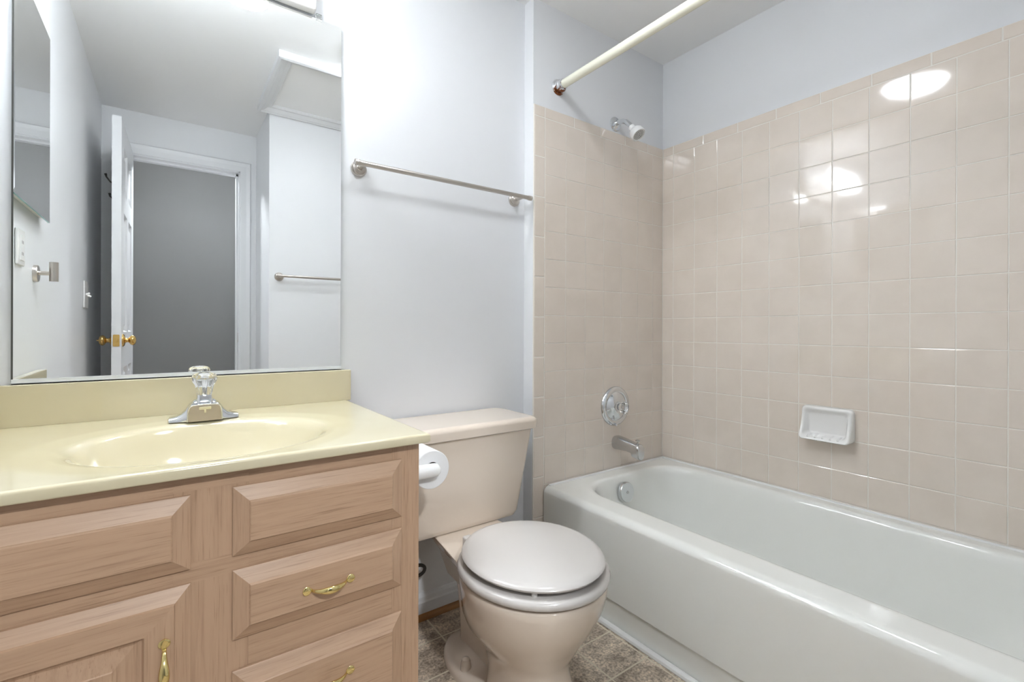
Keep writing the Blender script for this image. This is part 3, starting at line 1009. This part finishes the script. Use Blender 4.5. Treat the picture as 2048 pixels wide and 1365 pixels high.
sh = thing('shower_sprayer', (-0.331, 0.005, 1.876), 'white shower head on a bent chrome arm above the tile', 'shower head')
bm = new()
ring_flange(bm, (-0.331, 0.0052, 1.876), (0, -1, 0), 0.031)
link('flange', bm, M['chrome'], sh)
bm = new()
arm = [(-0.331, 0.005, 1.876), (-0.331, -0.022, 1.8765), (-0.331, -0.042, 1.873), (-0.331, -0.058, 1.864), (-0.331, -0.073, 1.849), (-0.330, -0.088, 1.831)]
tube(bm, arm, 0.0105, 18)
link('arm', bm, M['chrome'], sh)
hd = Vector((0.06, -0.62, -0.78)).normalized()
ho = Vector(arm[-1]) - hd * 0.004
bm = new()
lathe(bm, [(0.013, 0.0), (0.0145, 0.003), (0.0145, 0.018), (0.017, 0.022), (0.027, 0.030), (0.031, 0.040), (0.0315, 0.056), (0.029, 0.060), (0.0265, 0.060), (0.026, 0.058), (0.0, 0.058)], ho, hd, 40, True, False)
hb = link('spray_head', bm, M['white'], sh, 45)
bm = new()
mm = axis_matrix(ho, hd)
for rr, cnt in ((0.0, 1), (0.0055, 6), (0.0105, 12), (0.0155, 18), (0.0205, 22)):
    for k in range(cnt):
        a = 2 * PI * k / cnt + rr * 40
        c = mm @ Vector((rr * math.cos(a), rr * math.sin(a), 0.0579))
        lathe(bm, [(0.0017, 0.0), (0.0017, 0.0006)], c, hd, 8)
o = link('nozzle_dots', bm, M['dot'], hb)

vv = thing('shower_valve', (-0.333, 0, 0.641), 'round chrome shower valve with clear knob on the beige tile', 'valve')
bm = new()
vo, vd = (-0.333, 0.0, 0.641), (0, -1, 0)
lathe(bm, [(0.086, 0.0), (0.086, 0.004), (0.083, 0.010), (0.076, 0.014), (0.068, 0.014), (0.063, 0.011), (0.060, 0.012), (0.055, 0.018), (0.044, 0.024), (0.030, 0.028), (0.022, 0.030)], vo, vd, 56)
link('escutcheon', bm, M['chrome'], vv, 40)
bm = new()
lathe(bm, [(0.012, 0.026), (0.012, 0.036), (0.009, 0.038)], vo, vd, 28)
link('stem', bm, M['oldchrome'], vv)
bm = new()
lathe(bm, [(0.014, 0.030), (0.016, 0.035), (0.021, 0.041), (0.026, 0.048), (0.027, 0.056), (0.023, 0.061), (0.012, 0.064), (0.0, 0.0645)], vo, vd, 60, True, False, flute=10, fdepth=0.10, frange=(1, 5))
link('knob', bm, M['acrylic'], vv, 30)
bm = new()
lathe(bm, [(0.006, 0.0), (0.006, 0.012), (0.003, 0.014)], (-0.343, -0.009, 0.563), (0, -1, 0), 16)
link('screw', bm, M['chrome'], vv)

st = thing('tub_spout', (-0.322, 0, 0.482), 'chrome tub spout with diverter knob under the shower valve', 'spout')
bm = new()
secs = []
for y, cz, hw, hh, dn in ((0.0, 0.482, 0.029, 0.029, 0.029), (-0.006, 0.482, 0.030, 0.030, 0.030), (-0.035, 0.481, 0.027, 0.028, 0.027), (-0.065, 0.479, 0.0245, 0.026, 0.0235), (-0.095, 0.476, 0.023, 0.0245, 0.0235), (-0.100, 0.476, 0.023, 0.0240, 0.040), (-0.128, 0.474, 0.0225, 0.021, 0.042), (-0.136, 0.472, 0.021, 0.016, 0.040), (-0.139, 0.470, 0.017, 0.010, 0.036)):
    ring = []
    for k in range(28):
        a = 2 * PI * k / 28
        c, s = math.cos(a), math.sin(a)
        e = 0.75
        x = math.copysign(abs(c) ** e, c) * hw
        z = math.copysign(abs(s) ** e, s) * (hh if s > 0 else dn)
        ring.append((-0.322 + x, y, cz + z))
    secs.append(ring)
loft(bm, secs)
link('spout_body', bm, M['oldchrome'], st, 45)
bm = new()
lathe(bm, [(0.003, 0.0), (0.003, 0.012), (0.009, 0.014), (0.0095, 0.018), (0.006, 0.020)], (-0.322, -0.118, 0.494), (0, 0, 1), 20)
link('diverter_knob', bm, M['oldchrome'], st)

# soap dish on the long wall
sd = thing('soap_dish', (0, -0.705, 0.583), 'white ceramic soap dish on the beige tile above the tub', 'soap dish')
bm = new()
sy0, sy1, sz0, sz1 = -0.787, -0.624, 0.583, 0.7005
def shelf(z):
    t = min(max((z - sz0) / (sz1 - sz0), 0), 1)
    return 0.022 + 0.038 * (1 - t) ** 2.2
def sring(ins, depth=None, r=0.014, add=0.0):
    out = []
    for y, z in rrect(sy0 + ins, sy1 - ins, sz0 + ins, sz1 - ins, r, None, 5, 5):
        out.append((-(shelf(z) + add) if depth is None else -depth, y, z))
    return out
loft(bm, [sring(0.0, 0.0), sring(0.0, 0.012), sring(0.001, None, 0.014, -0.008), sring(0.003, None, 0.014, -0.002), sring(0.007, None, 0.013, 0.0), sring(0.012, None, 0.012, -0.001), sring(0.016, None, 0.011, -0.006), sring(0.020, 0.013, 0.010), sring(0.026, 0.009, 0.010)])
link('dish', bm, M['ceramic'], sd, 60)
for k in range(5):
    yk = sy0 + 0.034 + k * (sy1 - sy0 - 0.068) / 4
    bm = new()
    tube(bm, [(-0.020, yk, sz0 + 0.016), (-0.040, yk, sz0 + 0.0125), (-0.053, yk, sz0 + 0.0095)], [0.0045, 0.0055, 0.0035], 10)
    link('ridge', bm, M['ceramic'], sd)

# ------------------------------------------------------------------ towel bars
def towel_bar(name, xa, xb, pa, pb, z, yw, sgn, label):
    t = thing(name, ((xa + xb) / 2, yw, z), label, 'towel bar')
    yb_ = yw + sgn * 0.060
    bm = new()
    tube(bm, [(xa, yb_, z), (xb, yb_, z)], 0.0078, 20)
    bar = link('bar', bm, M['nickel'], t, 40)
    for x in (xa, xb):
        bm = new()
        s = -1 if x == xa else 1
        lathe(bm, [(0.0085, -0.012), (0.0092, -0.010), (0.0092, -0.004), (0.0082, -0.003), (0.0082, 0.0), (0.0095, 0.001), (0.0095, 0.004), (0.006, 0.006)], (x, yb_, z), (s, 0, 0), 24)
        link('end_cap', bm, M['nickel'], bar, 40)
    for x in (pa, pb):
        bm = new()
        lathe(bm, [(0.0245, 0.0), (0.0245, 0.005), (0.0225, 0.008), (0.0195, 0.0085), (0.0185, 0.012), (0.014, 0.015), (0.0095, 0.016), (0.0085, 0.020)], (x, yw, z), (0, sgn, 0), 40)
        p = link('flange', bm, M['nickel'], t, 40)
        bm = new()
        tube(bm, [(x, yw + sgn * 0.014, z), (x, yb_, z)], 0.0072, 16)
        link('post', bm, M['nickel'], p, 40)
    return t
towel_bar('towel_bar', -1.461, -0.803, -1.436, -0.838, 1.4725, YB, -1, 'brushed nickel towel bar on the wall above the toilet')
towel_bar('towel_bar', -1.421, -0.78, -1.398, -0.80, 1.277, YE, 1, 'nickel towel bar seen only in the mirror, on the opposite wall')

# ------------------------------------------------------------------ toilet paper on the vanity side
th = thing('paper_holder', (VX1, -0.32, 0.637), 'white arms of the toilet paper holder on the side of the vanity', 'paper holder')
PX, PZ, PY0, PY1 = -1.393, 0.637, -0.371, -0.271
for y in (PY0 - 0.016, PY1 + 0.014):
    bm = new()
    tube(bm, [(VX1, y, PZ), (PX - 0.006, y, PZ), (PX + 0.004, y, PZ), (PX + 0.010, y, PZ), (PX + 0.013, y, PZ)], [0.0175, 0.0165, 0.0155, 0.011, 0.004], 24)
    box(bm, VX1, VX1 + 0.007, y - 0.021, y + 0.021, PZ - 0.026, PZ + 0.026, 0.003, 2)
    link('arm', bm, M['white'], th, 50)
bm = new()
tube(bm, [(PX, PY0 - 0.014, PZ), (PX, PY1 + 0.012, PZ)], 0.0075, 16)
link('spindle', bm, M['white'], th)
tr = thing('toilet_paper_roll', (PX, PY0, PZ), 'white toilet paper roll hanging beside the vanity', 'toilet paper')
bm = new()
R1, R0 = 0.0465, 0.019
lathe(bm, [(R0, 0.0), (R1 - 0.0015, 0.0), (R1, 0.0015), (R1, 0.0985), (R1 - 0.0015, 0.1), (R0, 0.1)], (PX, PY0, PZ - 0.004), (0, 1, 0), 56, False, False)
link('paper', bm, M['paper'], tr, 40)
bm = new()
lathe(bm, [(R0 - 0.0002, 0.001), (R0 - 0.0002, 0.099), (R0 - 0.0012, 0.099), (R0 - 0.0012, 0.001)], (PX, PY0, PZ - 0.004), (0, 1, 0), 40, False, False)
link('core', bm, M['core'], tr, 40)

# ------------------------------------------------------------------ side wall items, seen in the mirror
mc = thing('medicine_cabinet', (XL, -0.262, 1.2945), 'mirrored medicine cabinet on the side wall, seen in the mirror', 'medicine cabinet')
bm = new()
box(bm, XL + 0.0005, XL + 0.018, -0.462, -0.062, 1.305, 1.845)
link('body', bm, M['white'], mc, 0)
bm = new()
a0, a1, c0, c1 = -0.472, -0.052, 1.2945, 1.854
def rx(ins, x):
    return [(x, a0 + ins, c0 + ins), (x, a1 - ins, c0 + ins), (x, a1 - ins, c1 - ins), (x, a0 + ins, c1 - ins)]
loft(bm, [rx(0, XL + 0.018), rx(0, XL + 0.0225), rx(0.012, XL + 0.024)], True, True, mis=[1, 0, 0])
link('mirror_door', bm, [M['mirror'], M['mirror_edge']], mc, 0)

rh = thing('robe_hook', (XL, -0.4025, 1.133), 'brushed nickel robe hook on the side wall, seen in the mirror', 'hook')
bm = new()
lathe(bm, [(0.0245, 0.0), (0.0245, 0.008), (0.0235, 0.0095), (0.0, 0.0095)], (XL, -0.4025, 1.133), (1, 0, 0), 36, True, False)
link('base', bm, M['nickel'], rh, 40)
bm = new()
tube(bm, [(XL + 0.009, -0.4025, 1.135), (XL + 0.040, -0.4025, 1.135)], 0.0062, 16)
link('stem', bm, M['nickel'], rh, 40)
bm = new()
tube(bm, [(XL + 0.042, -0.4025, 1.112), (XL + 0.042, -0.4025, 1.1685)], 0.0105, 20)
link('peg', bm, M['nickel'], rh, 40)

lw = thing('light_switch', (XL, -1.40, 1.128), 'white double light switch by the door, seen in the mirror', 'light switch')
bm = new()
box(bm, XL + 0.0005, XL + 0.007, -1.458, -1.342, 1.067, 1.190, 0.003, 2)
link('plate', bm, M['white'], lw)
for y, s in ((-1.377, 1), (-1.423, -1)):
    bm = new()
    tube(bm, [(XL + 0.006, y, 1.128), (XL + 0.021, y, 1.128 + s * 0.007)], [0.0055, 0.004], 10)
    link('toggle', bm, M['white'], lw)

ou = thing('wall_outlet', (XL, -0.225, 1.183), 'white outlet plate under the medicine cabinet, seen in the mirror', 'outlet')
bm = new()
box(bm, XL + 0.0005, XL + 0.0065, -0.262, -0.188, 1.138, 1.232, 0.003, 2)
link('plate', bm, M['white'], ou)
bm = new()
box(bm, XL + 0.006, XL + 0.0085, -0.243, -0.207, 1.150, 1.216, 0.001, 1)
pr_ = link('receptacle', bm, M['white'], ou)
for z in (1.168, 1.198):
    bm = new()
    for dy in (-0.006, 0.006):
        box(bm, XL + 0.0083, XL + 0.0088, -0.225 + dy - 0.001, -0.225 + dy + 0.001, z - 0.004, z + 0.004)
    link('slots', bm, M['dot'], pr_)

# ------------------------------------------------------------------ open six panel door
dx_h = -2.088
bm = new()
th_ = 0.036
# local frame: u from hinge (0) to latch (W), face A looks to +x
W_, H0, H1 = 0.615, 0.012, 1.988
ang = math.radians(1.2)
du = Vector((-math.sin(ang), math.cos(ang), 0))
dn = Vector((math.cos(ang), math.sin(ang), 0))
DO = Vector((dx_h, YD + 0.006, 0))
def dp(u, n, z):
    return DO + du * u + dn * n + Vector((0, 0, z))
cols = [(0.10, 0.275), (0.345, 0.515)]
rows = [(0.20, 0.78), (0.955, 1.545), (1.645, 1.87)]
us = [0, cols[0][0], cols[0][1], cols[1][0], cols[1][1], W_]
zs = [H0, rows[0][0], rows[0][1], rows[1][0], rows[1][1], rows[2][0], rows[2][1], H1]
for side, n0 in ((1, 0.0), (-1, -th_)):
    for i in range(5):
        for j in range(7):
            q = [(us[i], zs[j]), (us[i + 1], zs[j]), (us[i + 1], zs[j + 1]), (us[i], zs[j + 1])]
            if i in (1, 3) and j in (1, 3, 5):
                R = []
                for ins, dep in ((0, 0), (0.008, 0.012), (0.018, 0.013), (0.040, 0.004), (0.042, 0.004)):
                    (u0, z0), (u1, _), (_, z1), _2 = q[0], q[1], q[2], q[3]
                    R.append([dp(u0 + ins, n0 - side * dep, z0 + ins), dp(u1 - ins, n0 - side * dep, z0 + ins), dp(u1 - ins, n0 - side * dep, z1 - ins), dp(u0 + ins, n0 - side * dep, z1 - ins)])
                loft(bm, R, False, True)
            else:
                bm.faces.new([bm.verts.new(dp(u, n0, z)) for u, z in q])
for a, b_ in (((0, H0), (W_, H0)), ((W_, H0), (W_, H1)), ((W_, H1), (0, H1)), ((0, H1), (0, H0))):
    bm.faces.new([bm.verts.new(p) for p in (dp(a[0], 0, a[1]), dp(b_[0], 0, b_[1]), dp(b_[0], -th_, b_[1]), dp(a[0], -th_, a[1]))])
bmesh.ops.remove_doubles(bm, verts=bm.verts, dist=1e-5)
door = struct('door_1', bm, M['trim'], 'white six panel door standing open, seen in the mirror', 'door', 15)
kz, ku = 0.915, W_ - 0.062
for s, n0 in ((1, 0.0), (-1, -th_)):
    bm = new()
    lathe(bm, [(0.031, 0.0), (0.031, 0.003), (0.026, 0.008), (0.013, 0.011), (0.0105, 0.016), (0.0105, 0.022), (0.013, 0.026), (0.020, 0.029), (0.0245, 0.036), (0.0245, 0.042), (0.019, 0.049), (0.009, 0.0525), (0.0, 0.053)], dp(ku, n0, kz), dn * s, 36)
    k = link('door_knob', bm, M['knobbrass'], door, 50)
    if s < 0:
        bm = new()
        lathe(bm, [(0.003, 0.052), (0.003, 0.060), (0.002, 0.0605)], dp(ku, n0, kz), dn * s, 14)
        link('lock_button', bm, M['knobbrass'], k)
bm = new()
lo = dp(W_ + 0.0006, -th_ / 2, kz)
q = Matrix((( dn.x, 0, du.x, lo.x), (dn.y, 0, du.y, lo.y), (0, 1, 0, lo.z), (0, 0, 0, 1)))
t = bmesh.new()
loft(t, [[(x, y, 0) for x, y in rrect(-0.0125, 0.0125, -0.0285, 0.0285, 0.005, None, 4, 2)], [(x, y, 0.0012) for x, y in rrect(-0.0125, 0.0125, -0.0285, 0.0285, 0.005, None, 4, 2)]])
box(t, -0.006, 0.006, -0.008, 0.008, 0.001, 0.007, 0.001, 1)
merge(bm, t, q)
link('latch_plate', bm, M['knobbrass'], door, 40)
for u in (0.36,):
    bm = new()
    base = dp(u, -th_, 1.72)
    tube(bm, [base, base - dn * 0.03 + Vector((0, 0, 0.006)), base - dn * 0.046 + Vector((0, 0, 0.03)), base - dn * 0.050 + Vector((0, 0, 0.046))], [0.004, 0.004, 0.0038, 0.006], 10)
    b2 = base - Vector((0, 0, 0.07))
    tube(bm, [b2, b2 - dn * 0.016 + Vector((0, 0, -0.010)), b2 - dn * 0.032 + Vector((0, 0, 0.002)), b2 - dn * 0.034 + Vector((0, 0, 0.018))], [0.004, 0.004, 0.0038, 0.006], 10)
    t = bmesh.new()
    box(t, -0.012, 0.012, -0.05, 0.016, 0.0, 0.004)
    merge(bm, t, Matrix(((du.x, 0, -dn.x, base.x), (du.y, 0, -dn.y, base.y), (0, 1, 0, base.z - 0.02), (0, 0, 0, 1))))
    link('coat_hook', bm, M['iron'], door, 50)
for z in (0.25, 1.05, 1.80):
    bm = new()
    c = dp(-0.002, -th_ - 0.004, z)
    tube(bm, [c - Vector((0, 0, 0.04)), c + Vector((0, 0, 0.04))], 0.005, 12)
    link('hinge', bm, M['knobbrass'], door)
